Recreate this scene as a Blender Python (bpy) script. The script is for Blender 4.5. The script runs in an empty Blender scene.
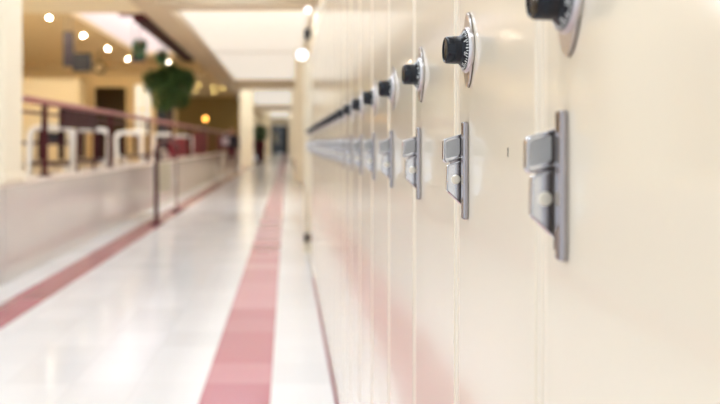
import bpy, bmesh, math, random
from mathutils import Vector, Matrix
random.seed(7)
S = bpy.context.scene
COL = S.collection
PI = math.pi
H = 1.105            # camera height above the corridor floor (m)

# ------------------------------------------------------------------ materials
def lin(c):
    return tuple((v/255/12.92) if v/255 <= .04045 else ((v/255+.055)/1.055)**2.4 for v in c)

def mat(name, rgb, rough=.5, metal=0.0, coat=0.0, emit=None, strength=0.0, noise=0.0, nscale=8.0, spec=.5, bump=0.0, bscale=200.0):
    m = bpy.data.materials.new(name); m.use_nodes = True
    nt = m.node_tree; b = nt.nodes['Principled BSDF']
    c = lin(rgb)
    b.inputs['Base Color'].default_value = (*c, 1)
    b.inputs['Roughness'].default_value = rough
    b.inputs['Metallic'].default_value = metal
    b.inputs['Specular IOR Level'].default_value = spec
    if coat:
        b.inputs['Coat Weight'].default_value = coat
        b.inputs['Coat Roughness'].default_value = .1
    if emit:
        b.inputs['Emission Color'].default_value = (*lin(emit), 1)
        b.inputs['Emission Strength'].default_value = strength
    tc = nt.nodes.new('ShaderNodeTexCoord')
    if noise:
        n = nt.nodes.new('ShaderNodeTexNoise'); n.inputs['Scale'].default_value = nscale; n.inputs['Detail'].default_value = 4
        nt.links.new(tc.outputs['Object'], n.inputs['Vector'])
        r = nt.nodes.new('ShaderNodeMixRGB'); r.blend_type = 'MIX'
        r.inputs[1].default_value = (*[max(0, v*(1-noise)) for v in c], 1)
        r.inputs[2].default_value = (*[min(1, v*(1+noise)) for v in c], 1)
        nt.links.new(n.outputs['Fac'], r.inputs[0]); nt.links.new(r.outputs[0], b.inputs['Base Color'])
    if bump:
        n2 = nt.nodes.new('ShaderNodeTexNoise'); n2.inputs['Scale'].default_value = bscale
        nt.links.new(tc.outputs['Object'], n2.inputs['Vector'])
        bp = nt.nodes.new('ShaderNodeBump'); bp.inputs['Strength'].default_value = bump; bp.inputs['Distance'].default_value = .01
        nt.links.new(n2.outputs['Fac'], bp.inputs['Height']); nt.links.new(bp.outputs['Normal'], b.inputs['Normal'])
    return m

M = {}
M['locker'] = mat('cream enamel', (233, 222, 200), .3, coat=1.0, noise=.012, nscale=5, bump=.012, bscale=14)
M['locker_body'] = mat('cream enamel frame', (233, 222, 202), .32, coat=.5, noise=.012, nscale=5)
M['steel'] = mat('pressed steel', (218, 217, 219), .2, 1.0, noise=.08, nscale=60)
M['bar_steel'] = mat('rolled steel bar', (166, 160, 162), .22, 1.0, noise=.08, nscale=60)
M['steel_light'] = mat('brushed nickel', (206, 201, 200), .3, 1.0, noise=.06, nscale=90)
M['steel_dark'] = mat('dark steel and gap shade', (120, 112, 102), .35, 1.0, noise=.1, nscale=80)
M['pad'] = mat('grey stippled finger pad', (204, 202, 198), .5, .3, noise=.3, nscale=1400, bump=.6, bscale=1500)
M['black'] = mat('black knob plastic', (11, 16, 25), .14, spec=.35, noise=.1, nscale=40)
M['whitepaint'] = mat('white dial paint', (235, 235, 230), .5, noise=.03, nscale=60)
M['brass'] = mat('pale brass rivet', (240, 231, 212), .3, .5, noise=.05, nscale=80)
M['chip'] = mat('dark paint chip', (60, 52, 44), .8, noise=.2, nscale=100)
M['ceil'] = mat('white ceiling paint', (244, 241, 234), .8, noise=.02, nscale=1.2)
M['beam'] = mat('taupe beam paint', (206, 190, 164), .75, noise=.03, nscale=1.5)
M['tan'] = mat('tan paint', (222, 198, 150), .75, noise=.05, nscale=1.1)
M['cream'] = mat('pale cream paint', (238, 226, 196), .6, noise=.03, nscale=1.5)
M['column'] = mat('ivory column paint', (240, 229, 206), .5, noise=.02, nscale=2)
M['wall'] = mat('cream wall paint', (232, 222, 198), .55, noise=.03, nscale=1.5)
M['maroon'] = mat('maroon paint', (70, 12, 22), .5, spec=.25, noise=.1, nscale=9)
M['maroon_dark'] = mat('dark maroon panel', (50, 8, 18), .6, spec=.2, noise=.12, nscale=6)
M['rail'] = mat('dusky red handrail', (150, 76, 80), .3, noise=.08, nscale=8)
M['white_tube'] = mat('white enamel tube', (238, 234, 228), .35, noise=.02, nscale=10)
M['dark'] = mat('charcoal plastic', (34, 32, 36), .5, noise=.1, nscale=9)
M['plum'] = mat('dark plum laminate', (70, 44, 56), .4, noise=.1, nscale=6)
M['screen'] = mat('purple grey sign board', (52, 40, 48), .45, noise=.12, nscale=5)
M['olive'] = mat('dim olive interior', (78, 62, 30), .7, noise=.12, nscale=2)
M['navy'] = mat('dark slate blue door paint', (34, 48, 62), .45, noise=.1, nscale=3)
M['khaki'] = mat('grey beige board', (176, 168, 146), .55, noise=.05, nscale=6)
M['leaf'] = mat('green leaves', (74, 102, 50), .5, noise=.45, nscale=7)
M['leaf_dark'] = mat('dark green leaves', (54, 100, 60), .5, noise=.4, nscale=9)
M['bark'] = mat('brown bark', (98, 74, 52), .8, noise=.3, nscale=20)
M['soil'] = mat('brown soil', (60, 44, 32), .95, noise=.3, nscale=40)
M['pot'] = mat('white planter', (226, 220, 210), .4, noise=.03, nscale=7)
M['terra'] = mat('terracotta planter', (150, 84, 62), .6, noise=.1, nscale=7)
M['lamp'] = mat('warm lamp lens', (255, 244, 222), .4, emit=(255, 240, 214), strength=160, noise=.01)
M['lamp_dim'] = mat('yellow lamp lens', (255, 230, 160), .4, emit=(255, 220, 130), strength=9, noise=.01)
M['globe'] = mat('cool white globe', (250, 250, 250), .3, emit=(245, 248, 255), strength=2, noise=.01)
M['amber'] = mat('amber globe', (255, 190, 90), .3, emit=(255, 176, 80), strength=5, noise=.01)
M['fill_troffer'] = mat('fill light diffuser', (255, 252, 244), .5, emit=(222, 236, 255), strength=14.0, noise=.01)
M['fill_panel'] = mat('translucent ceiling laylight', (214, 211, 203), .6, emit=(255, 249, 238), strength=.52, noise=.01)
M['fill_soffit_lens'] = mat('added warm soffit diffuser', (255, 248, 232), .5, emit=(246, 246, 246), strength=62.0, noise=.01)
M['sky_glow_pane'] = mat('added sky glow', (240, 245, 250), .3, emit=(236, 244, 255), strength=2.6, noise=.01)
M['fill_soffit_tube'] = mat('added fluorescent tube', (255, 252, 244), .4, emit=(255, 246, 226), strength=32.0, noise=.01)
M['well'] = mat('pinkish white plaster', (240, 228, 224), .7, noise=.03, nscale=1.5)
M['fill_beam_tube'] = mat('bright added fluorescent tube', (255, 255, 252), .4, emit=(240, 246, 255), strength=160.0, noise=.01)
M['ochre'] = mat('olive ochre paint', (158, 134, 78), .75, noise=.1, nscale=1.1)
M['panel_red'] = mat('deep red panel', (112, 12, 32), .55, noise=.1, nscale=5, spec=.25)
M['rim'] = mat('white lamp rim', (236, 232, 224), .5, noise=.02)
M['sun_pane'] = mat('daylit pane', (240, 245, 245), .2, emit=(250, 248, 240), strength=.35, noise=.01)
M['skin'] = mat('skin', (205, 158, 130), .55, noise=.05, nscale=12)
M['hair'] = mat('dark brown hair', (38, 28, 26), .6, noise=.2, nscale=30)
M['jacket'] = mat('slate grey jacket', (40, 36, 50), .8, noise=.15, nscale=10)
M['trouser'] = mat('dusty maroon trousers', (92, 30, 40), .8, noise=.12, nscale=10)
M['bag'] = mat('pale lilac canvas', (222, 208, 218), .7, noise=.06, nscale=12)
M['stone'] = mat('polished pinkish beige tile', (206, 199, 194), .14, coat=.35, noise=.05, nscale=1.6)
M['cap'] = mat('pale stone coping', (226, 214, 204), .3, noise=.05, nscale=3)
M['rubber'] = mat('black rubber', (34, 28, 28), .7, noise=.1, nscale=20)
M['bin'] = mat('brown bin plastic', (112, 96, 80), .5, noise=.1, nscale=9)
M['base_trim'] = mat('maroon vinyl cove', (150, 78, 86), .4, noise=.12, nscale=7)
M['eye'] = mat('eye', (30, 24, 22), .3, noise=.1)
M['lip'] = mat('lips', (168, 96, 90), .5, noise=.05)
M['terrace'] = mat('terrace tiles', (220, 210, 194), .3, noise=.06, nscale=3)

def floor_material():
    m = bpy.data.materials.new('polished vinyl tiles'); m.use_nodes = True
    nt = m.node_tree; b = nt.nodes['Principled BSDF']; L = nt.links.new
    T = .305
    geo = nt.nodes.new('ShaderNodeTexCoord'); sep = nt.nodes.new('ShaderNodeSeparateXYZ')
    L(geo.outputs['Object'], sep.inputs[0])
    def mth(op, a, bb=None):
        n = nt.nodes.new('ShaderNodeMath'); n.operation = op
        for i, v in enumerate((a, bb)):
            if v is None: continue
            if isinstance(v, (int, float)): n.inputs[i].default_value = v
            else: L(v, n.inputs[i])
        return n.outputs[0]
    x, y = sep.outputs[0], sep.outputs[1]
    ox, oy = mth('ADD', x, .376 + 40*T), mth('ADD', y, 40*T)
    ix, iy = mth('FLOOR', mth('DIVIDE', ox, T)), mth('FLOOR', mth('DIVIDE', oy, T))
    fx, fy = mth('FRACT', mth('DIVIDE', ox, T)), mth('FRACT', mth('DIVIDE', oy, T))
    comb = nt.nodes.new('ShaderNodeCombineXYZ'); L(ix, comb.inputs[0]); L(iy, comb.inputs[1])
    wn = nt.nodes.new('ShaderNodeTexWhiteNoise'); wn.noise_dimensions = '3D'; L(comb.outputs[0], wn.inputs['Vector'])
    rnd = wn.outputs['Value']
    def band(lo, hi): return mth('MULTIPLY', mth('GREATER_THAN', x, lo), mth('LESS_THAN', x, hi))
    stripe_a, stripe_b = band(-.376, -.071), band(-1.965, -1.70)
    dirt = nt.nodes.new('ShaderNodeTexNoise'); dirt.inputs['Scale'].default_value = 2.2; dirt.inputs['Detail'].default_value = 5
    L(geo.outputs['Object'], dirt.inputs['Vector'])
    def mix(f, a, c):
        n = nt.nodes.new('ShaderNodeMixRGB')
        for i, v in enumerate((f, a, c)):
            if isinstance(v, tuple): n.inputs[i].default_value = (*v, 1)
            elif isinstance(v, (int, float)): n.inputs[i].default_value = v
            else: L(v, n.inputs[i])
        return n.outputs[0]
    white = mix(rnd, lin((236, 236, 237)), lin((246, 246, 247)))
    white = mix(mth('MULTIPLY', dirt.outputs['Fac'], .25), white, lin((220, 218, 217)))
    pink = mix(rnd, lin((184, 98, 114)), lin((218, 156, 166)))
    red = mix(rnd, lin((160, 70, 86)), lin((184, 98, 112)))
    c = mix(stripe_a, white, pink); c = mix(stripe_b, c, red)
    e = .006
    j = mth('MAXIMUM', mth('MAXIMUM', mth('LESS_THAN', fx, e), mth('GREATER_THAN', fx, 1-e)), mth('MAXIMUM', mth('LESS_THAN', fy, e), mth('GREATER_THAN', fy, 1-e)))
    c = mix(mth('MULTIPLY', j, .25), c, lin((170, 165, 160)))
    L(c, b.inputs['Base Color'])
    b.inputs['Roughness'].default_value = .2
    rr = mth('ADD', mth('MULTIPLY', dirt.outputs['Fac'], .14), .1); L(rr, b.inputs['Roughness'])
    b.inputs['Coat Weight'].default_value = .3; b.inputs['Coat Roughness'].default_value = .1
    return m
M['floor'] = floor_material()

# ------------------------------------------------------------------ mesh helpers
def obj(name, bm, m, parent=None, smooth=False):
    me = bpy.data.meshes.new(name)
    bmesh.ops.recalc_face_normals(bm, faces=bm.faces)
    bm.to_mesh(me); bm.free()
    if smooth:
        for p in me.polygons: p.use_smooth = True
        try: me.set_sharp_from_angle(angle=math.radians(40))
        except Exception: pass
    o = bpy.data.objects.new(name, me); COL.objects.link(o)
    for mm in (m if isinstance(m, (list, tuple)) else [m]): me.materials.append(M[mm])
    if parent: o.parent = parent
    return o
def tag(o, label, cat, group=None):
    o['label'] = label; o['category'] = cat
    if group: o['group'] = group
    return o
def thing(name, loc, label, cat, group=None, rz=0):
    o = bpy.data.objects.new(name, None); COL.objects.link(o)
    o.empty_display_size = .1
    o.location = loc; o.rotation_euler = (0, 0, rz)
    return tag(o, label, cat, group)
def struct(name, bm, m, smooth=False):
    o = obj(name, bm, m, None, smooth); o['kind'] = 'structure'; return o
def box(bm, x0, x1, y0, y1, z0, z1, bev=0, seg=2):
    r = bmesh.ops.create_cube(bm, size=1)
    vs = r['verts']
    for v in vs:
        v.co = Vector((x0+(v.co.x+.5)*(x1-x0), y0+(v.co.y+.5)*(y1-y0), z0+(v.co.z+.5)*(z1-z0)))
    if bev:
        es = {e for v in vs for e in v.link_edges}
        bmesh.ops.bevel(bm, geom=list(es), offset=bev, segments=seg, profile=.5, affect='EDGES')
    return bm
def B(*a, **k): return box(bmesh.new(), *a, **k)
def tube(bm, pts, r, n=10, closed=False):
    pts = [Vector(p) for p in pts]; rings = []
    rs = r if isinstance(r, (list, tuple)) else [r]*len(pts)
    up = None
    N = len(pts)
    for i, p in enumerate(pts):
        a = pts[i-1] if (i > 0 or closed) else p
        b = pts[(i+1) % N] if (i < N-1 or closed) else p
        t = (b-a).normalized()
        if up is None:
            up = Vector((0, 0, 1)) if abs(t.z) < .9 else Vector((1, 0, 0))
        up = (up - t*up.dot(t)).normalized(); s = t.cross(up)
        rings.append([bm.verts.new(p + (up*math.cos(2*PI*k/n) + s*math.sin(2*PI*k/n))*rs[i]) for k in range(n)])
    for i in range(N if closed else N-1):
        A, C = rings[i], rings[(i+1) % N]
        for k in range(n): bm.faces.new((A[k], A[(k+1) % n], C[(k+1) % n], C[k]))
    if not closed:
        bm.faces.new(rings[0][::-1]); bm.faces.new(rings[-1])
    return bm
def lathe(bm, prof, n=32, axis='Z', c=(0, 0, 0), ripple=None):
    """profile of (radius, height) turned about an axis; axis 'P' points to -X (out of the locker)."""
    rings = []
    for (r, h) in prof:
        ring = []
        for k in range(n):
            a = 2*PI*k/n; rr = r*(1 + (ripple(k) if ripple else 0))
            if axis == 'Z': v = (rr*math.cos(a), rr*math.sin(a), h)
            else: v = (-h, rr*math.cos(a), rr*math.sin(a))
            ring.append(bm.verts.new(Vector(v)+Vector(c)))
        rings.append(ring)
    for A, C in zip(rings, rings[1:]):
        for k in range(n): bm.faces.new((A[k], A[(k+1) % n], C[(k+1) % n], C[k]))
    bm.faces.new(rings[0][::-1]); bm.faces.new(rings[-1])
    return bm
def prism(bm, poly, fn, d0, d1, bev=0, inset=0, depth=0):
    """extrude polygon; fn(a, b, d) -> point; optionally inset and sink the d0 face"""
    f0 = [bm.verts.new(fn(a, b, d0)) for a, b in poly]; f1 = [bm.verts.new(fn(a, b, d1)) for a, b in poly]
    F0 = bm.faces.new(f0); F1 = bm.faces.new(f1[::-1]); n = len(poly)
    for k in range(n): bm.faces.new((f0[k], f1[k], f1[(k+1) % n], f0[(k+1) % n]))
    if inset:
        bmesh.ops.recalc_face_normals(bm, faces=bm.faces)
        bmesh.ops.inset_region(bm, faces=[F0], thickness=inset, depth=0)
        d = Vector(fn(0, 0, d1))-Vector(fn(0, 0, d0)); d.normalize()
        for v in F0.verts: v.co += d*depth
    if bev:
        sharp = [e for e in bm.edges if len(e.link_faces) == 2 and e.calc_face_angle(0) > .5]
        bmesh.ops.bevel(bm, geom=sharp, offset=bev, segments=2, profile=.5, affect='EDGES')
    return bm
def leaves(bm, c, rad, n, size, squash=(1, 1, 1), seed=1, hollow=.35):
    rnd = random.Random(seed); c = Vector(c)
    for _ in range(n):
        while True:
            v = Vector((rnd.uniform(-1, 1), rnd.uniform(-1, 1), rnd.uniform(-1, 1)))
            if hollow < v.length < 1: break
        p = c + Vector((v.x*squash[0], v.y*squash[1], v.z*squash[2]))*rad
        d = (v.normalized() + Vector((rnd.uniform(-.6, .6), rnd.uniform(-.6, .6), rnd.uniform(-.8, .3)))).normalized()
        s = d.cross(Vector((rnd.uniform(-1, 1), rnd.uniform(-1, 1), rnd.uniform(-1, 1)))).normalized()
        u = d.cross(s); L = size*rnd.uniform(.7, 1.3); W = L*.24
        vs = [bm.verts.new(q) for q in (p, p+d*L*.45+s*W+u*L*.05, p+d*L-u*L*.1, p+d*L*.45-s*W+u*L*.05, p+d*L*.5-u*L*.03)]
        bm.faces.new((vs[0], vs[1], vs[4])); bm.faces.new((vs[1], vs[2], vs[4])); bm.faces.new((vs[2], vs[3], vs[4])); bm.faces.new((vs[3], vs[0], vs[4]))
    return bm
def copy_tree(o, parent=None):
    c = o.copy(); COL.objects.link(c); c.parent = parent
    for ch in list(o.children): copy_tree(ch, c)
    return c

# ------------------------------------------------------------------ the setting
struct('floor', B(-2.27, .52, -2, 76, -.06, 0), 'floor')
struct('ceiling', B(-2.2, .62, -2, 76, 3.705, 3.80), 'ceil')
bm = bmesh.new()
box(bm, .516, .62, -2, 76, 0, 3.705)
struct('wall_right', bm, 'wall')
for i, (y0, y1, x0) in enumerate(((20, 20.9, .22), (36, 37, .22), (55, 56, .2))):
    o = struct('pilaster', B(x0, .516, y0, y1, 0, 3.705, bev=.012), 'wall')
struct('end_panel', B(.172, .514, 7.33, 7.42, 0, 1.95, bev=.006), 'wall')
struct('trim_1', B(.204, .2145, .33, 5.95, 0, .012, bev=.003), 'base_trim')
struct('baseboard_right', B(.5, .516, 7.45, 76, 0, .1, bev=.004), 'base_trim')
# low tiled wall on the left, the raised terrace behind it
bm = bmesh.new(); box(bm, -2.46, -2.205, 1.0, 34, 0, .755)
box(bm, -2.4, -2.198, 5.68, 6.09, 0, .754, bev=.004)
struct('wall_left', bm, 'stone')
struct('trim_2', B(-2.48, -2.195, 1.0, 34, .755, .785, bev=.008), 'cap')
struct('floor_terrace', B(-11.6, -2.46, 1.0, 42, .3, .40), 'terrace')
for i, (y0, y1) in enumerate(((5.68, 6.09), (33.2, 34.0), (60, 61.0))):
    bm = bmesh.new()
    z0 = .785 if y1 < 34 else 0
    x0, x1 = (-2.6, -2.2) if y0 < 10 else (-2.16, -1.56) if y0 < 40 else (-1.98, -1.42)
    z1 = 3.6 if y0 < 10 else 3.705
    box(bm, x0, x1, y0, y1, z0, z1, bev=.03, seg=3)
    box(bm, x0-.02, x1+.015, y0-.02, y1+.02, z0, z0+.08, bev=.015)
    struct('column', bm, 'column' if y0 < 10 else 'cream')
struct('wall_far_left', B(-2.66, -2.6, 42, 76, 0, 3.8), 'wall')
# beam over the columns, cross beams, terrace ceiling with its open light well
struct('ceiling_beam', B(-2.75, -2.2, -2, 76, 3.585, 3.80, bev=.01), 'beam')
for y0, y1, z0 in ((12.15, 12.7, 3.40), (30.0, 30.6, 3.33), (50, 50.6, 3.33)):
    struct('cross_beam', B(-2.2, .516, y0, y1, z0, 3.705, bev=.01), 'beam')
bm = bmesh.new()
box(bm, -11.6, -2.75, 14.1, 14.3, 3.745, 3.85)
box(bm, -11.6, -4.45, 14.3, 22.0, 3.745, 3.85)
box(bm, -11.6, -2.75, 22.0, 42.0, 3.745, 3.85)
box(bm, -2.95, -2.75, 14.3, 22.0, 3.745, 3.85)
struct('ceiling_terrace', bm, 'tan')
# near soffit, lower, with a rounded edge
struct('soffit', B(-11.6, -2.75, 3.0, 14.1, 3.60, 3.85, bev=.06, seg=4), 'cream')
bm = bmesh.new()
box(bm, -3.02, -2.76, 14.35, 21.6, 3.50, 3.80); box(bm, -3.3, -2.97, 14.3, 14.42, 3.6, 3.80)
struct('trim_3', bm, 'maroon_dark')
bm = bmesh.new()     # upper walls of the light well
box(bm, -4.55, -4.45, 14.3, 22.0, 3.85, 5.6); box(bm, -4.45, -2.85, 22.0, 22.1, 3.85, 5.6)
box(bm, -2.85, -2.75, 14.3, 22.0, 3.85, 5.6); box(bm, -4.45, -2.85, 14.2, 14.3, 3.85, 5.6)
struct('light_well', bm, 'well')
o = struct('skylight_glow', B(-4.45, -2.85, 14.3, 22.0, 5.6, 5.64), 'sky_glow_pane')  # glowing pane added to give the well extra daylight
struct('soffit_far', B(-11.6, -2.75, 24.4, 24.8, 3.41, 3.745, bev=.03), 'tan')
# back walls of the terrace
bm = bmesh.new()
box(bm, -11.6, -7.45, 28, 28.2, .4, 3.745); box(bm, -7.45, -6.02, 28, 28.2, 3.25, 3.745)
box(bm, -6.02, -5.85, 28, 28.2, .4, 3.745); box(bm, -5.85, -5.2, 28, 28.2, .4, 1.4); box(bm, -5.85, -5.2, 28, 28.2, 3.35, 3.745)
box(bm, -5.2, -4.25, 28, 28.2, .4, 3.745)
struct('wall_back', bm, 'tan')
struct('wall_recess', B(-8.0, -5.9, 30.2, 30.3, .4, 3.745), 'olive')  # dark colour carries the shade of the interior behind the opening
struct('wall_kiosk', B(-11.5, -7.65, 26.9, 28, .4, 3.52, bev=.12, seg=4), 'cream')
struct('wall_end', B(-6.5, -2.6, 41.8, 42, .4, 3.745), 'ochre')
struct('wall_side', B(-11.7, -11.6, 1, 42, 0, 3.85), 'tan')
bm = bmesh.new()
for x in (-7.42, -6.10): box(bm, x-.06, x+.06, 27.92, 28.0, .4, 3.25, bev=.01)
struct('trim_4', bm, 'tan')
o = struct('window_1', B(-5.85, -5.2, 28.05, 28.1, 1.4, 3.35), 'sun_pane')
bm = bmesh.new()
for x in (-5.85, -5.53, -5.2): box(bm, x-.025, x+.025, 27.97, 28.05, 1.4, 3.35)
for z in (1.4, 2.4, 3.35): box(bm, -5.87, -5.18, 27.975, 28.045, z-.025, z+.025)
obj('window_frame', bm, 'cream', o)
o = struct('door_1', B(-5.0, -4.35, 27.9, 27.98, .4, 2.55, bev=.01), 'navy')
obj('door_handle', tube(bmesh.new(), [(-4.45, 27.9, 1.4), (-4.45, 27.84, 1.4), (-4.57, 27.84, 1.4)], .014), 'steel', o)
# end of the corridor with its dark double doors
bm = bmesh.new()
box(bm, -2.6, -1.62, 75.8, 76, 0, 3.8); box(bm, .08, .52, 75.8, 76, 0, 3.8); box(bm, -1.62, .08, 75.8, 76, 2.92, 3.8)
struct('wall_end', bm, 'wall')
o = struct('door_2', B(-1.6, -.78, 75.85, 75.93, .01, 2.9, bev=.01), 'navy')
obj('door_pane', B(-1.35, -1.05, 75.82, 75.86, 1.1, 2.2), 'khaki', o)
obj('door_handle', tube(bmesh.new(), [(-.85, 75.84, 1.0), (-.85, 75.78, 1.0), (-.85, 75.78, 1.3), (-.85, 75.84, 1.3)], .015), 'steel', o)
o = struct('door_3', B(-.76, .06, 75.85, 75.93, .01, 2.9, bev=.01), 'navy')
obj('door_handle', tube(bmesh.new(), [(-.69, 75.84, 1.0), (-.69, 75.78, 1.0), (-.69, 75.78, 1.3), (-.69, 75.84, 1.3)], .015), 'steel', o)
bm = bmesh.new()
for x in (-1.66, .1): box(bm, x-.04, x+.04, 75.72, 75.8, 0, 2.96)
box(bm, -1.7, .14, 75.72, 75.8, 2.92, 3.0)
struct('trim_5', bm, 'khaki')

# ------------------------------------------------------------------ lockers
FX = .214                    # plane of the locker doors
PITCH = .305
DY, DZ = .551, H+.109        # dial axis
HY = .572                    # latch bar centre
def make_locker(y_far):
    """origin at the floor, at the far edge of the bay; shapes are laid out from there"""
    t = thing('school_locker', (FX, y_far, 0), '', 'locker')
    off = -y_far
    # body: frame whose face is 3 mm behind the door
    obj('body', B(.0014, .30, -.3046, -.0004, 0, 1.93, bev=.002), 'locker_body', t)
    door = obj('door', B(0, .003, -.2905, -.0145, .05, 1.88, bev=.0013, seg=2), 'locker', t)
    # ---- combination dial
    yc, zc = DY+off, DZ
    pl = []
    for k in range(48):          # pointed oval plate
        a = 2*PI*k/48; ca, sa = math.cos(a), math.sin(a)
        r = 1/((abs(ca)/.0225)**1.55 + (abs(sa)/.0435)**1.55)**(1/1.55)
        pl.append((r*ca, r*sa))
    f = lambda a, b, d: Vector((-d, yc+a, zc+b))
    bm = prism(bmesh.new(), pl, f, .0034, .0006, bev=.0011)
    plate = obj('dial_plate', bm, 'steel_light', t)
    bm = prism(bmesh.new(), [(a*1.045, b*1.02) for a, b in pl], f, .0013, .0002)
    obj('gap_shade', bm, 'steel_dark', plate)  # dark outline drawn in for the shadow gap round the plate
    bm = lathe(bmesh.new(), [(.0262, .0008), (.0268, .0030), (.0264, .0056), (.0252, .0068), (.0241, .0066), (.0234, .0056), (.0234, .0008)], 56, 'P', (0, yc, zc))
    obj('bezel_ring', bm, 'steel_light', plate, True)
    bm = lathe(bmesh.new(), [(.0233, .0010), (.0233, .0060), (.0228, .0066), (.0172, .0112), (.0165, .0122), (.0163, .0124)], 56, 'P', (0, yc, zc))
    dial = obj('dial', bm, 'black', t, True)
    bm = bmesh.new()             # tick marks
    for k in range(40):
        a = 2*PI*k/40; w = .0004 if k % 5 else .0006
        r0, r1 = (.0226, .0208) if k % 5 else (.0226, .0202)
        for (ra, rb) in ((r0, r1),):
            def pt(r, s, up):
                p = .0066 + (.0228-r)/(.0228-.0172)*(.0112-.0066) + up
                return Vector((-p, yc+r*math.cos(a)-s*math.sin(a), zc+r*math.sin(a)+s*math.cos(a)))
            q = [bm.verts.new(pt(r, s, u)) for u in (0, .0003) for r, s in ((ra, -w), (ra, w), (rb, w), (rb, -w))]
            for fi in ((0, 1, 2, 3), (4, 5, 6, 7), (0, 1, 5, 4), (1, 2, 6, 5), (2, 3, 7, 6), (3, 0, 4, 7)): bm.faces.new([q[i] for i in fi])
    obj('tick_marks', bm, 'whitepaint', dial)
    bm = bmesh.new()             # numerals 0 to 35 by fives on the sloping skirt
    for k in range(8):
        cu = bpy.data.curves.new('numerals', 'FONT'); cu.body = str(k*5); cu.size = .0052; cu.align_x = 'CENTER'; cu.extrude = .00015; cu.resolution_u = 3
        to = bpy.data.objects.new('numerals', cu); COL.objects.link(to)
        dg = bpy.context.evaluated_depsgraph_get(); me = bpy.data.meshes.new_from_object(to.evaluated_get(dg))
        a = 2*PI*k/8 + PI/2 + .35
        n_r = Vector((0, math.cos(a), math.sin(a))); tan_ = Vector((0, math.sin(a), -math.cos(a)))*1
        P = Vector((-1, 0, 0)); sl = (n_r*.0063 + Vector((.0046, 0, 0))).normalized()   # outward and down the skirt
        up = -sl; nor = (P*.0063 + n_r*.0046).normalized()
        right = up.cross(nor)
        pos = Vector((-.0092, yc, zc)) + n_r*.0194
        mt = Matrix((right, up, nor)).transposed().to_4x4(); mt.translation = pos - up*.0018 + nor*.0003
        me.transform(mt); bm.from_mesh(me)
        COL.objects.unlink(to); bpy.data.objects.remove(to); bpy.data.meshes.remove(me); bpy.data.curves.remove(cu)
    obj('numerals', bm, 'whitepaint', dial)
    rip = lambda k: -.022 if k % 4 in (0,) else 0
    bm = lathe(bmesh.new(), [(.0162, .0118), (.0163, .014), (.0158, .0268), (.0152, .0281), (.0142, .0286)], 112, 'P', (0, yc, zc), rip)
    knob = obj('dial_knob', bm, 'black', dial, True)
    bm = lathe(bmesh.new(), [(.0146, .0284), (.0146, .0292), (.0132, .0294), (.0124, .0288), (.0122, .0283)], 48, 'P', (0, yc, zc))
    obj('knob_cap', bm, 'black', dial, True)
    # ---- lift latch: bar on the door, sheet housing standing off its far edge
    hy, hz = HY+off, H
    bar = obj('latch_bar', B(-.0064, 0, hy-.0175, hy-.0055, hz-.0905, hz+.025, bev=.0018, seg=3), 'bar_steel', t)
    obj('bar_flange', B(-.0018, 0, hy-.004, hy+.010, hz-.085, hz+.012, bev=.0006), 'steel_dark', bar)
    y0 = hy+.0045
    f = lambda a, b, d: Vector((-a, d, hz+b))
    def rnd(poly, r=.0035, n=4):
        out = []; N = len(poly)
        for i in range(N):
            p = Vector(poly[i]); a = (Vector(poly[i-1])-p); b = (Vector(poly[(i+1) % N])-p)
            rr = min(r, a.length*.45, b.length*.45)
            if p.x < .001: out.append(tuple(p)); continue
            A = p+a.normalized()*rr; C = p+b.normalized()*rr
            for k in range(n+1):
                s = k/n; q = A*(1-s)**2 + p*2*s*(1-s) + C*s*s; out.append(tuple(q))
        return out
    upper = rnd([(0, .0125), (.0256, .0043), (.0260, -.0210), (.0228, -.0245), (0, -.0172)])
    lower = rnd([(0, -.0196), (.0212, -.0268), (.0217, -.0582), (.0168, -.0622), (.0060, -.0730), (0, -.077)])
    lift = obj('finger_lift', prism(bmesh.new(), upper, f, y0-.003, y0+.005, bev=.0009, inset=.0022, depth=.0014), 'steel', bar)
    pad = rnd([(.0060, .0066), (.0226, .0016), (.0230, -.0190), (.0060, -.0142)], .003)
    obj('finger_pad', prism(bmesh.new(), pad, f, y0-.0024, y0+.001, bev=.0004), 'pad', bar)
    hous = obj('latch_housing', prism(bmesh.new(), lower, f, y0-.0015, y0+.005, bev=.0009, inset=.0018, depth=.0010), 'steel', bar)
    obj('bridge', B(-.0165, -.001, y0, y0+.0045, hz-.026, hz-.0165), 'bar_steel', bar)
    bm = bmesh.new()
    prof = [(.0057, -.001), (.0057, .0008), (.0050, .0014), (.0008, .0014)]
    rings = []
    for r, h in prof:
        rings.append([bm.verts.new((-.0104+r*math.cos(2*PI*k/28), y0-.0008-h, hz-.0440+r*math.sin(2*PI*k/28))) for k in range(28)])
    for A, C in zip(rings, rings[1:]):
        for k in range(28): bm.faces.new((A[k], A[(k+1) % 28], C[(k+1) % 28], C[k]))
    bm.faces.new(rings[-1])
    obj('rivet', bm, 'brass', bar, True)
    return t
FAR0 = .6155                 # far edge of the first bay
proto = make_locker(FAR0)
words = ['nearest', 'second', 'third', 'fourth', 'fifth', 'sixth', 'seventh', 'eighth', 'ninth', 'tenth', 'eleventh', 'twelfth',
         'thirteenth', 'fourteenth', 'fifteenth', 'sixteenth', 'seventeenth', 'eighteenth', 'nineteenth', 'twentieth',
         'twenty-first', 'twenty-second']
NL = 23
lk = []
for i in range(NL):
    o = proto if i == 0 else copy_tree(proto)
    o.location = (FX, FAR0+PITCH*i, 0)
    if i == 0: lab = 'nearest cream steel locker, cut by the right edge, black dial at the top edge'
    elif i == 1: lab = 'second cream locker of the row, its black dial and latch in sharp focus'
    elif i == NL-1: lab = 'farthest cream locker of the row, beside the pale end panel'
    else: lab = 'cream steel locker with black dial, %s in the row from the nearest' % words[i]
    o['label'] = lab; o['category'] = 'locker'; o['group'] = 'cream lockers in a row'
    lk.append(o)
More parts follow.
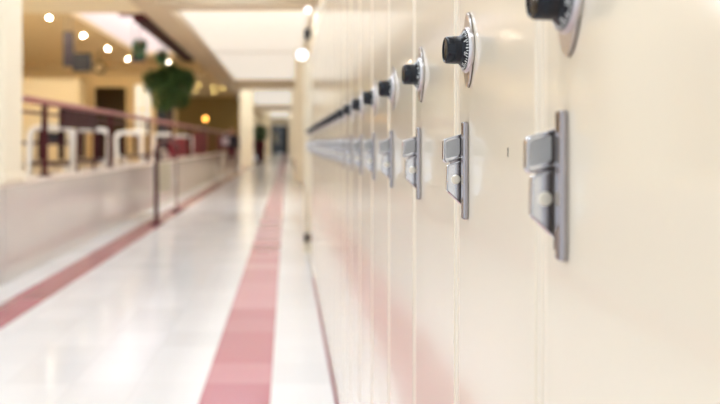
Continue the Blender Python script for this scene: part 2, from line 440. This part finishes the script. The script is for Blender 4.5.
# two tiny chips in the paint of the second door
bm = bmesh.new(); box(bm, -.0004, .001, -.0008, .0008, -.0045, .0045, bev=.0003)
for z, s in ((H-.009, 1), ):
    o = obj('paint_chip', bm, 'chip', lk[1]); o.location = (0, .707-lk[1].location.y, z)
    o['label'] = 'small dark vertical paint chip'

# ------------------------------------------------------------------ things by the lockers
t = thing('wall_bumper', (.19, 7.33, .155), 'small black rubber bumper low on the pale end panel past the lockers', 'bumper')
bm = bmesh.new(); box(bm, -.016, .022, -.045, -.008, -.04, .04, bev=.01, seg=3); obj('pad', bm, 'rubber', t, True)
obj('base', B(-.018, .024, -.01, 0, -.045, .045, bev=.003), 'steel_dark', t)
t = thing('waste_bin', (.36, 33.0, 0), 'small brown waste bin far down the corridor by the right wall', 'bin')
obj('body', lathe(bmesh.new(), [(.09, 0), (.115, .34), (.115, .36), (.10, .36), (.085, .03)], 24), 'bin', t, True)
obj('rim', lathe(bmesh.new(), [(.118, .345), (.122, .36), (.118, .375), (.10, .375), (.10, .345)], 24), 'rubber', t, True)
t = thing('loudspeaker', (.516, 9.9, H+1.30), 'small dark loudspeaker high on the right wall above the lockers', 'speaker')
obj('cabinet', B(-.285, -.20, -.07, .07, .11, .25, bev=.012), 'dark', t)
obj('bracket', B(-.21, 0, -.02, .02, .17, .2, bev=.004), 'rim', t)
bm = bmesh.new()
for z in (.18,): lathe(bm, [(.045, .284), (.045, .290), (.015, .287)], 20, 'P', (0, 0, z))
obj('cones', bm, 'rubber', t)
def globe(y, z, label, r):
    t = thing('globe_light', (.516, y, z), label, 'lamp', 'globe lights on the right wall')
    obj('globe', lathe(bmesh.new(), [(r*math.sin(PI*k/14)+.0005, .27-r-r*math.cos(PI*k/14)+r) for k in range(15)], 24, 'P', (0, 0, 0)), 'globe', t, True)
    obj('wall_plate', lathe(bmesh.new(), [(.07, 0), (.07, .03), (.03, .05), (.03, .20)], 20, 'P'), 'rim', t, True)
globe(12.0, H+1.45, 'white globe light on the right wall below and beyond the dark loudspeaker', .085)
globe(8.6, H+1.567, 'small white globe light on the right wall above the dark loudspeaker', .035)

def fill_troffer(x, y, label, grp='added ceiling light panels'):  # unseen overhead panels, added to light the near corridor
    t = thing('fill_ceiling_light', (x, y, 3.705), label, 'added ceiling light', grp)
    bm = bmesh.new()
    for a in (-1, 1):
        box(bm, a*.6-.02*(a+1), a*.6+.02*(1-a), -.3, .3, -.02, 0, bev=.003)
        box(bm, -.56, .56, a*.3-.02*(a+1), a*.3+.02*(1-a), -.02, 0, bev=.003)
    obj('frame', bm, 'rim', t)
    obj('diffuser', B(-.56, .56, -.26, .26, -.012, -.002), 'fill_troffer', t)
for k, y in enumerate((.2, 2.4, 4.6, 6.8, 9.0, 11.2)):
    fill_troffer(-.85, y, 'added flush white ceiling light panel overhead, outside the picture')
ords = ['first', 'second', 'third', 'fourth', 'fifth', 'sixth']
def fill_panel(x0, x1, y0, y1, label):  # glowing sheets added to brighten the corridor ceiling and far floor
    t = thing('ceiling_fill_panel', ((x0+x1)/2, (y0+y1)/2, 3.705), label, 'added ceiling light', 'added glowing corridor ceiling panels')
    a, b = (x1-x0)/2, (y1-y0)/2
    obj('diffuser', B(-a, a, -b, b, -.014, -.002), 'fill_panel', t)
    bm = bmesh.new()
    box(bm, -a-.05, -a, -b-.05, b+.05, -.02, 0); box(bm, a, a+.05, -b-.05, b+.05, -.02, 0)
    box(bm, -a, a, -b-.05, -b, -.02, 0); box(bm, -a, a, b, b+.05, -.02, 0)
    obj('frame', bm, 'ceil', t)
fill_panel(-2.1, .42, 12.85, 20.7, 'added glowing ceiling panel just beyond the near cross beam')
fill_panel(-2.1, .42, 20.9, 29.8, 'added glowing ceiling panel just before the second cross beam')
fill_panel(-2.1, .42, 30.8, 49.8, 'added glowing ceiling panel beyond the second cross beam')
fill_panel(-2.1, .42, 50.8, 75, 'farthest added glowing ceiling panel, before the dark end doors')

# ------------------------------------------------------------------ terrace lamps
def downlight(x, y, label, m='lamp', grp='round downlights over the terrace', r=.035):
    t = thing('downlight', (x, y, 3.745), label, 'downlight', grp)
    obj('lens', lathe(bmesh.new(), [(r*.2, -.03), (r*.8, -.022), (r, -.012), (r, 0)], 24), m, t, True)
    obj('rim', lathe(bmesh.new(), [(r*1.35, 0), (r*1.35, -.008), (r*1.05, -.012), (r*1.05, 0)], 24), 'rim', t, True)
for k, (x, y) in enumerate(((-4.98, 15.3), (-4.98, 17.85), (-4.98, 20.3), (-4.98, 22.8))):
    downlight(x, y, 'round warm downlight in tan ceiling, %s of the slanting row from the left column' % ords[k])
downlight(-3.85, 23.6, 'round warm downlight above the tree, right of the slanting row of four')
for k, (x, y) in enumerate(((-4.0, 33), (-3.5, 34.5), (-3.1, 35), (-4.6, 36.5), (-3.8, 38))):
    downlight(x, y, 'small yellow downlight in the far terrace ceiling beyond the tree', 'lamp_dim', 'small yellow downlights beyond the tree', .09)
for k, (x, y) in enumerate(((-6.6, 6), (-6.6, 9.2), (-7.6, 12.8), (-9, 7.5), (-9, 11))):  # unseen lights added to brighten the terrace
    t = thing('fill_ceiling_light', (x, y, 3.60), 'added round warm soffit light overhead, outside the picture', 'added ceiling light', 'added soffit lights')
    obj('diffuser', lathe(bmesh.new(), [(.28, 0), (.28, -.02), (.05, -.03)], 28), 'fill_soffit_lens', t)
    obj('rim', lathe(bmesh.new(), [(.31, 0), (.31, -.015), (.285, -.015), (.285, 0)], 28), 'rim', t)
def cove(x0, x1, y, z, label, m='fill_soffit_tube'):  # hidden strips added to lift the terrace and the far corridor
    t = thing('fill_strip_light', ((x0+x1)/2, y, z), label, 'strip light', 'added strip lights behind soffits and cross beams')
    a = (x1-x0)/2
    obj('tube', tube(bmesh.new(), [(-a, .05, 0), (a, .05, 0)], .02, 10), m, t)
    obj('batten', B(-a, a, 0, .028, -.04, .04, bev=.004), 'rim', t)
cove(-11, -3.1, 14.1, 3.665, 'added white strip light on the back of the near terrace soffit, hidden from here')
cove(-11, -3.1, 24.8, 3.60, 'added white strip light on the back of the far terrace soffit, hidden from here')
cove(-2.0, .4, 12.7, 3.56, 'added white strip light on the back of the near corridor cross beam, hidden from here', 'fill_beam_tube')
cove(-2.0, .4, 30.6, 3.56, 'added white strip light on the back of the second corridor cross beam, hidden from here', 'fill_beam_tube')
cove(-2.0, .4, 50.6, 3.56, 'added white strip light on the back of the farthest corridor cross beam, hidden from here', 'fill_beam_tube')
t = thing('globe_lamp', (-3.3, 29.5, .40), 'amber glowing globe lamp on a post behind the maroon railing', 'lamp')
obj('globe', lathe(bmesh.new(), [(.09*math.sin(PI*k/14)+.001, 1.68-.09*math.cos(PI*k/14)) for k in range(15)], 24), 'amber', t, True)
obj('post', tube(bmesh.new(), [(0, 0, 0), (0, 0, 1.60)], .03), 'dark', t, True)
obj('base', lathe(bmesh.new(), [(.14, 0), (.14, .03), (.05, .05)], 24), 'dark', t, True)

# hanging boards, clock, small sign
t = thing('hanging_sign', (-4.45, 15.2, 3.745), 'dark two-panel sign hanging from the terrace ceiling, lower board offset right', 'sign')
obj('tall_board', B(-.2, 0.0, -.05, .05, -1.05, -.32, bev=.01), 'screen', t)
obj('wide_board', B(0.0, .38, -.10, 0, -1.16, -.78, bev=.01), 'dark', t)
for x in (-.16, -.04): obj('hanger', tube(bmesh.new(), [(x, 0, -.33), (x, 0, 0)], .01), 'steel_dark', t)
t = thing('wall_clock', (-5.42, 21.1, 3.745), 'round dark-rimmed clock hanging right of the two-panel sign', 'clock')
yz = -.46
def ringy(bm, r0, r1, y0, y1, n=28):
    rings = []
    for r, y in ((r0, y0), (r1, y0), (r1, y1), (r0, y1)):
        rings.append([bm.verts.new((r*math.cos(2*PI*k/n), y, yz+r*math.sin(2*PI*k/n))) for k in range(n)])
    for i in range(4):
        A, C = rings[i], rings[(i+1) % 4]
        for k in range(n): bm.faces.new((A[k], A[(k+1) % n], C[(k+1) % n], C[k]))
    return bm
obj('rim', ringy(bmesh.new(), .13, .185, -.06, .06), 'olive', t)
obj('face', ringy(bmesh.new(), .002, .132, -.02, .04), 'tan', t)
bm = bmesh.new(); box(bm, -.008, .008, -.035, -.025, yz, yz+.10); box(bm, 0, .07, -.035, -.025, yz-.008, yz+.008); obj('hands', bm, 'dark', t)
obj('hanger', tube(bmesh.new(), [(0, 0, yz+.18), (0, 0, 0)], .012), 'dark', t)
t = thing('hanging_sign', (-4.1, 20.15, 5.45), 'small dark brown sign board hanging in the light well', 'sign')
obj('board', B(-.18, .18, -.03, .03, -2.11, -1.88, bev=.008), 'plum', t)
for x in (-.15, .17): obj('hanger', tube(bmesh.new(), [(x, 0, -1.88), (x, 0, 0)], .008), 'steel_dark', t)

# ------------------------------------------------------------------ maroon railing on the low wall
t = thing('railing', (-2.34, 6.2, .785), 'maroon metal railing with posts and infill panels on the low wall', 'railing')
Y0 = 6.2
obj('handrail', tube(bmesh.new(), [(0, 0, .715), (0, 26.9, .715)], .032, 12), 'rail', t, True)
obj('lower_rail', tube(bmesh.new(), [(0, 0, .60), (0, 26.9, .60)], .014, 8), 'maroon', t, True)
for k in range(11):
    y = 7.05+2.62*k-Y0
    if y > 26.9: break
    bm = tube(bmesh.new(), [(0, y, 0), (0, y, .70)], .03, 10); box(bm, -.05, .05, y-.05, y+.05, 0, .02)
    obj('post', bm, 'maroon', t, True)
for y0, y1, z0, z1 in ((7.55, 8.9, .48, .68), (14.6, 17.0, .03, .42), (18.4, 21.4, .03, .60), (24.5, 26.5, .03, .6), (27.2, 29.3, .03, .6)):
    obj('panel', B(-.02, .02, y0-Y0, y1-Y0, z0, z1, bev=.006), 'maroon_dark' if y0 < 10 else 'panel_red', t)
for y in (8.15, 8.85):
    obj('baluster', tube(bmesh.new(), [(0, y-Y0, 0), (0, y-Y0, .6)], .016, 8), 'maroon', t, True)
t = thing('railing', (-2.4, 36, 0), 'far dark red railing between the two distant columns', 'railing')
obj('panel', B(-.02, .02, .5, 22, .15, 1.25), 'maroon', t)
for k in range(6): obj('post', tube(bmesh.new(), [(0, .3+4.3*k, 0), (0, .3+4.3*k, 1.35)], .04), 'maroon', t)
obj('handrail', tube(bmesh.new(), [(0, .3, 1.35), (0, 22, 1.35)], .035), 'rail', t)

# ------------------------------------------------------------------ white hooped chairs
def arch(w, h, r, y, lean, n=8, z0=0.0):
    pts = [(-w/2, y+lean*0, z0)]
    for s, a0 in ((-1, PI), (1, PI/2)):
        for k in range(n+1):
            a = a0 - (PI/2)*k/n
            z = h-r+r*math.sin(a)
            pts.append((s*(w/2-r)+r*math.cos(a), y+lean*(z/h)**2, z))
    pts.append((w/2, y, z0)); return pts
def make_chair():
    t = thing('chair', (0, 0, 0), '', 'chair')
    obj('back_hoop', tube(bmesh.new(), arch(.50, .89, .11, .2, .08), .040, 10), 'white_tube', t, True)
    for x in (-.24, .24):
        obj('leg', tube(bmesh.new(), [(x, -.2, 0), (x, -.19, .43), (x, .0, .44), (x, .2, .44)], .02, 10), 'white_tube', t, True)
    obj('seat', B(-.225, .225, -.22, .2, .44, .485, bev=.018), 'plum', t)
    for x in (-.12, .12):
        obj('back_slat', B(x-.035, x+.035, .2, .225, .50, .86, bev=.008), 'maroon_dark', t)
    return t
chairs = ((-2.83, 8.75, .3, 'white hooped chair nearest the left column, behind the railing'),
          (-2.78, 10.15, .05, 'white hooped chair second from the left column, under the dark railing panel'),
          (-2.85, 13.6, .6, 'white hooped chair behind the railing just left of the maroon stand'),
          (-2.80, 15.9, -.3, 'white hooped chair behind the railing directly above the beige board'),
          (-2.80, 19.9, .2, 'farthest white hooped chair, behind the railing below the tree'))
for i, (x, y, rz, lab) in enumerate(chairs):
    o = c0 = make_chair() if i == 0 else copy_tree(c0)
    if i == 0: c0 = o
    else: o = o
    o.location = (x, y, .40); o.rotation_euler = (0, 0, rz); o['label'] = lab; o['category'] = 'chair'; o['group'] = 'white hooped chairs on the terrace'

t = thing('table', (-3.9, 11.0, .40), 'dark-topped cafe table on the terrace behind the left post', 'table')
obj('top', B(-.6, .6, -.36, .36, .68, .735, bev=.012), 'plum', t)
obj('pedestal', tube(bmesh.new(), [(0, 0, .03), (0, 0, .70)], .045), 'white_tube', t, True)
obj('foot', lathe(bmesh.new(), [(.26, 0), (.26, .02), (.06, .045)], 28), 'white_tube', t, True)
t = thing('bag', (-3.47, 11.0, 1.135), 'small black bag lying on the dark-topped table', 'bag')
obj('body', B(-.16, .12, -.1, .1, 0, .13, bev=.045, seg=4), 'dark', t, True)
obj('strap', tube(bmesh.new(), [(-.1, 0, .12), (-.06, 0, .18), (.02, 0, .18), (.06, 0, .12)], .012), 'rubber', t, True)

# ------------------------------------------------------------------ maroon stand in the corridor
t = thing('floor_stand', (-1.80, 10.7, 0), 'maroon two-post floor stand with a grey beige board, on the red stripe', 'stand')
for y, r in ((-.65, .03), (1.22, .016)):
    bm = tube(bmesh.new(), [(0, y, .02), (0, y, 1.0)], r); lathe(bm, [(.11, 0), (.11, .015), (.04, .03)], 20, c=(0, y, 0))
    obj('post', bm, 'maroon', t, True)
pts = [(0, -.65, 1.0)]+[(0, .285-.935*math.cos(PI*k/10), 1.0+.14*math.sin(PI*k/10)) for k in range(1, 10)]+[(0, 1.22, 1.0)]
obj('top_hoop', tube(bmesh.new(), pts, .03), 'maroon', t, True)
obj('board', B(-.012, .012, -.45, .50, .40, .83, bev=.006), 'khaki', t)
obj('crossbar', tube(bmesh.new(), [(0, -.65, .86), (0, 1.22, .86)], .014), 'maroon', t, True)

# ------------------------------------------------------------------ plants
t = thing('potted_tree', (-3.75, 23.2, .40), 'bushy green indoor tree in a planter behind the railing', 'tree')
bm = bmesh.new()
for i, (c, r) in enumerate((((0, 0, 2.12), .42), ((-.28, .1, 2.3), .34), ((.3, -.1, 2.35), .33), ((.05, .15, 2.55), .28), ((-.1, -.2, 1.85), .3), ((.22, .2, 1.95), .26), ((-.38, -.1, 2.5), .22), ((.42, .0, 2.55), .2), ((0.02, 0, 2.72), .26), ((-.15, 0, 2.6), .24), ((.2, 0, 2.62), .24))):
    leaves(bm, (c[0]*1.35, c[1]*1.3, c[2]+.2), r, 300, .15, seed=i+3)
obj('foliage', bm, 'leaf', t)
bm = tube(bmesh.new(), [(0, 0, .4), (.03, 0, 1.0), (-.02, 0, 1.7), (.02, 0, 2.2)], [.06, .05, .045, .03])
for a, b in (((-.02, 0, 1.6), (-.3, .1, 2.25)), ((0, 0, 1.7), (.3, -.1, 2.3)), ((0, 0, 1.9), (.05, .15, 2.5))): tube(bm, [a, b], [.03, .015])
obj('trunk', bm, 'bark', t, True)
obj('planter', lathe(bmesh.new(), [(.22, 0), (.3, .5), (.32, .52), (.28, .52), (.26, .46)], 28), 'pot', t, True)
obj('soil', lathe(bmesh.new(), [(.265, .42), (.265, .465), (.1, .48)], 24), 'soil', t, True)
def hang(x, y, ztop, label, r, seed):
    t = thing('hanging_plant', (x, y, ztop), label, 'plant', 'hanging plants in the light well')
    zb = -1.9
    bm = bmesh.new(); leaves(bm, (0, 0, zb), r, 200, .10, (1, 1, .8), seed); leaves(bm, (0, 0, zb-r*1.3), r*.75, 150, .10, (1, 1, 1.3), seed+1)
    obj('foliage', bm, 'leaf_dark', t)
    obj('pot', lathe(bmesh.new(), [(.06, zb-.1), (.10, zb+.06), (.09, zb+.06), (.06, zb)], 20), 'terra', t, True)
    for k in range(3):
        a = 2*PI*k/3; obj('cord', tube(bmesh.new(), [(.12*math.cos(a), .12*math.sin(a), zb+.08), (0, 0, zb+.5)], .005, 6), 'rubber', t)
    obj('hook', tube(bmesh.new(), [(0, 0, zb+.48), (0, 0, 0)], .008, 6), 'steel_dark', t)
struct('well_bar', B(-4.45, -2.85, 18.2, 18.3, 5.45, 5.55), 'cream')
struct('well_bar', B(-4.45, -2.85, 20.1, 20.2, 5.45, 5.55), 'cream')
hang(-3.68, 18.25, 5.45, 'larger dark green hanging plant in the light well, on the left', .14, 41)
hang(-3.45, 20.15, 5.45, 'smaller dark green hanging plant in the light well, on the right', .11, 51)
t = thing('potted_shrub', (-1.6, 44, 0), 'dark green shrub in a tall maroon planter between the two distant columns', 'plant')
bm = bmesh.new(); leaves(bm, (0, 0, 1.72), .40, 500, .2, (.8, .8, 1.0), 61); obj('foliage', bm, 'leaf_dark', t)
obj('stem', tube(bmesh.new(), [(0, 0, 1.1), (0, 0, 1.7)], .04), 'bark', t)
obj('pot', lathe(bmesh.new(), [(.22, 0), (.30, 1.28), (.26, 1.28), (.24, 1.15)], 24), 'maroon', t, True)

# ------------------------------------------------------------------ the walking person
def skin(name, verts, edges, radii, m, parent, lv=2, root=0):
    me = bpy.data.meshes.new(name); me.from_pydata(verts, edges, []); o = bpy.data.objects.new(name, me); COL.objects.link(o)
    sk = o.modifiers.new('skin', 'SKIN'); sk.use_smooth_shade = True
    for i, r in enumerate(radii):
        d = me.skin_vertices[0].data[i]; d.radius = r if isinstance(r, tuple) else (r, r); d.use_root = (i == root)
    su = o.modifiers.new('sub', 'SUBSURF'); su.levels = su.render_levels = lv
    dg = bpy.context.evaluated_depsgraph_get(); em = bpy.data.meshes.new_from_object(o.evaluated_get(dg))
    COL.objects.unlink(o); bpy.data.objects.remove(o)
    o = bpy.data.objects.new(name, em); COL.objects.link(o); em.materials.clear(); em.materials.append(M[m]); o.parent = parent
    for p in em.polygons: p.use_smooth = True
    return o
t = thing('person', (-1.94, 25.4, 0), 'person in slate jacket and maroon trousers walking by the low wall, dark hair', 'person', rz=.25)
# faces -Y (towards the camera)
V = [(0, 0, .88), (0, .01, 1.05), (0, .01, 1.22), (0, .01, 1.34), (0, 0, 1.42), (0, -.01, 1.47), (0, -.02, 1.55), (0, -.02, 1.61),
     (.17, .0, 1.33), (.21, .04, 1.08), (.22, -.04, .86), (.22, -.06, .79),
     (-.17, .0, 1.33), (-.21, -.04, 1.08), (-.20, -.16, .90), (-.20, -.19, .84),
     (.09, 0, .82), (.10, -.10, .48), (.10, -.02, .10), (.10, -.06, .035), (.10, -.17, .03),
     (-.09, 0, .82), (-.10, .04, .47), (-.10, .24, .13), (-.10, .24, .05), (-.10, .14, .03)]
E = [(0, 1), (1, 2), (2, 3), (3, 4), (4, 5), (5, 6), (6, 7), (3, 8), (8, 9), (9, 10), (10, 11), (3, 12), (12, 13), (13, 14), (14, 15),
     (0, 16), (16, 17), (17, 18), (18, 19), (19, 20), (0, 21), (21, 22), (22, 23), (23, 24), (24, 25)]
R = [(.13, .10), (.115, .085), (.13, .095), (.11, .08), .05, .055, .088, .06, .055, .042, .03, .03, .055, .042, .03, .03,
     .085, .058, .038, .038, .03, .085, .058, .038, .038, .03]
body = skin('body', V, E, R, 'skin', t)
for s, hx, hy_, hz_ in ((1, .22, -.06, .79), (-1, -.20, -.19, .84)):       # fingers
    for k in range(4):
        y = hy_ - .026 + .0175*k; L = (.07, .08, .076, .06)[k]
        skin('finger', [(hx, y, hz_-.01), (hx-s*.004, y-.004, hz_-.01-L*.5), (hx-s*.014, y-.008, hz_-.01-L)], [(0, 1), (1, 2)], [.009, .0085, .007], 'skin', body, 1)
    skin('thumb', [(hx, hy_-.02, hz_+.02), (hx-s*.01, hy_-.05, hz_-.005), (hx-s*.012, hy_-.058, hz_-.035)], [(0, 1), (1, 2)], [.011, .0095, .008], 'skin', body, 1)
bm = bmesh.new()
for x in (-.03, .03): bmesh.ops.create_uvsphere(bm, u_segments=10, v_segments=8, radius=.011, matrix=Matrix.Translation((x, -.098, 1.555)))
obj('eyes', bm, 'eye', body, True)
bm = bmesh.new(); prism(bm, [(-.014, -.02), (.014, -.02), (.005, .025), (-.005, .025)], lambda a, b, d: Vector((a, -.095-d, 1.53+b)), 0, .022, bev=.004); obj('nose', bm, 'skin', body, True)
obj('mouth', B(-.022, .022, -.105, -.085, 1.488, 1.498, bev=.004), 'lip', body)
bm = bmesh.new()
for x in (-.088, .088): bmesh.ops.create_uvsphere(bm, u_segments=8, v_segments=8, radius=.024, matrix=Matrix.Translation((x, -.01, 1.545)) @ Matrix.Diagonal((.4, .8, 1.3, 1)))
obj('ears', bm, 'skin', body, True)
skin('hair', [(0, .02, 1.60), (0, .05, 1.56), (0, .075, 1.44), (0, .08, 1.32), (.06, .02, 1.585), (-.06, .02, 1.585), (.08, .03, 1.48), (-.08, .03, 1.48)],
     [(0, 1), (1, 2), (2, 3), (0, 4), (0, 5), (4, 6), (5, 7)], [.075, .075, .065, .04, .05, .05, .035, .035], 'hair', t)
skin('jacket', [(0, 0, .80)]+V[1:5]+V[8:11]+V[12:15], [(0, 1), (1, 2), (2, 3), (3, 4), (3, 5), (5, 6), (6, 7), (3, 8), (8, 9), (9, 10)],
     [(.19, .145), (.155, .12), (.15, .115), (.13, .10), .055, .07, .057, .045, .07, .057, .045], 'jacket', t)
skin('trousers', [(0, 0, .98), (0, 0, .88), (.095, 0, .80), V[17], V[18], (-.095, 0, .80), V[22], V[23]],
     [(0, 1), (1, 2), (2, 3), (3, 4), (1, 5), (5, 6), (6, 7)], [(.15, .12), (.175, .135), .112, .078, .058, .112, .078, .058], 'trouser', t)
for k, q in enumerate((V[19:21], V[24:26])):
    skin('shoe', [(q[0][0], q[0][1]+.02, .045), (q[1][0], q[1][1]-.02, .04)], [(0, 1)], [.05, .042], 'rubber', t)
o = thing('shoulder_bag', (-2.13, 25.12, 1.0), "pale lilac shoulder bag slung from the walking person's shoulder", 'bag')
obj('body', B(-.12, .12, -.06, .06, .02, .28, bev=.05, seg=4), 'bag', o, True)
obj('strap', tube(bmesh.new(), [(-.11, 0, .26), (-.06, .12, .37), (.02, .24, .425), (.10, .27, .43), (.13, .2, .36), (.11, .05, .26)], .014), 'bag', o, True)

# ------------------------------------------------------------------ light, camera
w = bpy.data.worlds.new('daylight'); S.world = w; w.use_nodes = True
bg = w.node_tree.nodes['Background']; bg.inputs[0].default_value = (.86, .93, 1.0, 1); bg.inputs[1].default_value = 1.15
cam = bpy.data.cameras.new('camera'); co = bpy.data.objects.new('camera', cam); COL.objects.link(co)
co.location = (0, 0, H); co.rotation_euler = (PI/2, 0, 0)
cam.sensor_width = 36; cam.lens = 36.5
cam.shift_x = 73/720; cam.shift_y = -59/720
cam.clip_start = .05; cam.clip_end = 200
cam.dof.use_dof = True; cam.dof.focus_distance = .865; cam.dof.aperture_fstop = 3.7
S.camera = co
S.view_settings.view_transform = 'Standard'; S.view_settings.look = 'None'; S.view_settings.exposure = 0.25; S.view_settings.gamma = 1
S.view_settings.use_curve_mapping = False
S.cycles.max_bounces = 10; S.cycles.diffuse_bounces = 6; S.cycles.glossy_bounces = 5
S.cycles.use_denoising = True
S.cycles.sample_clamp_indirect = 12
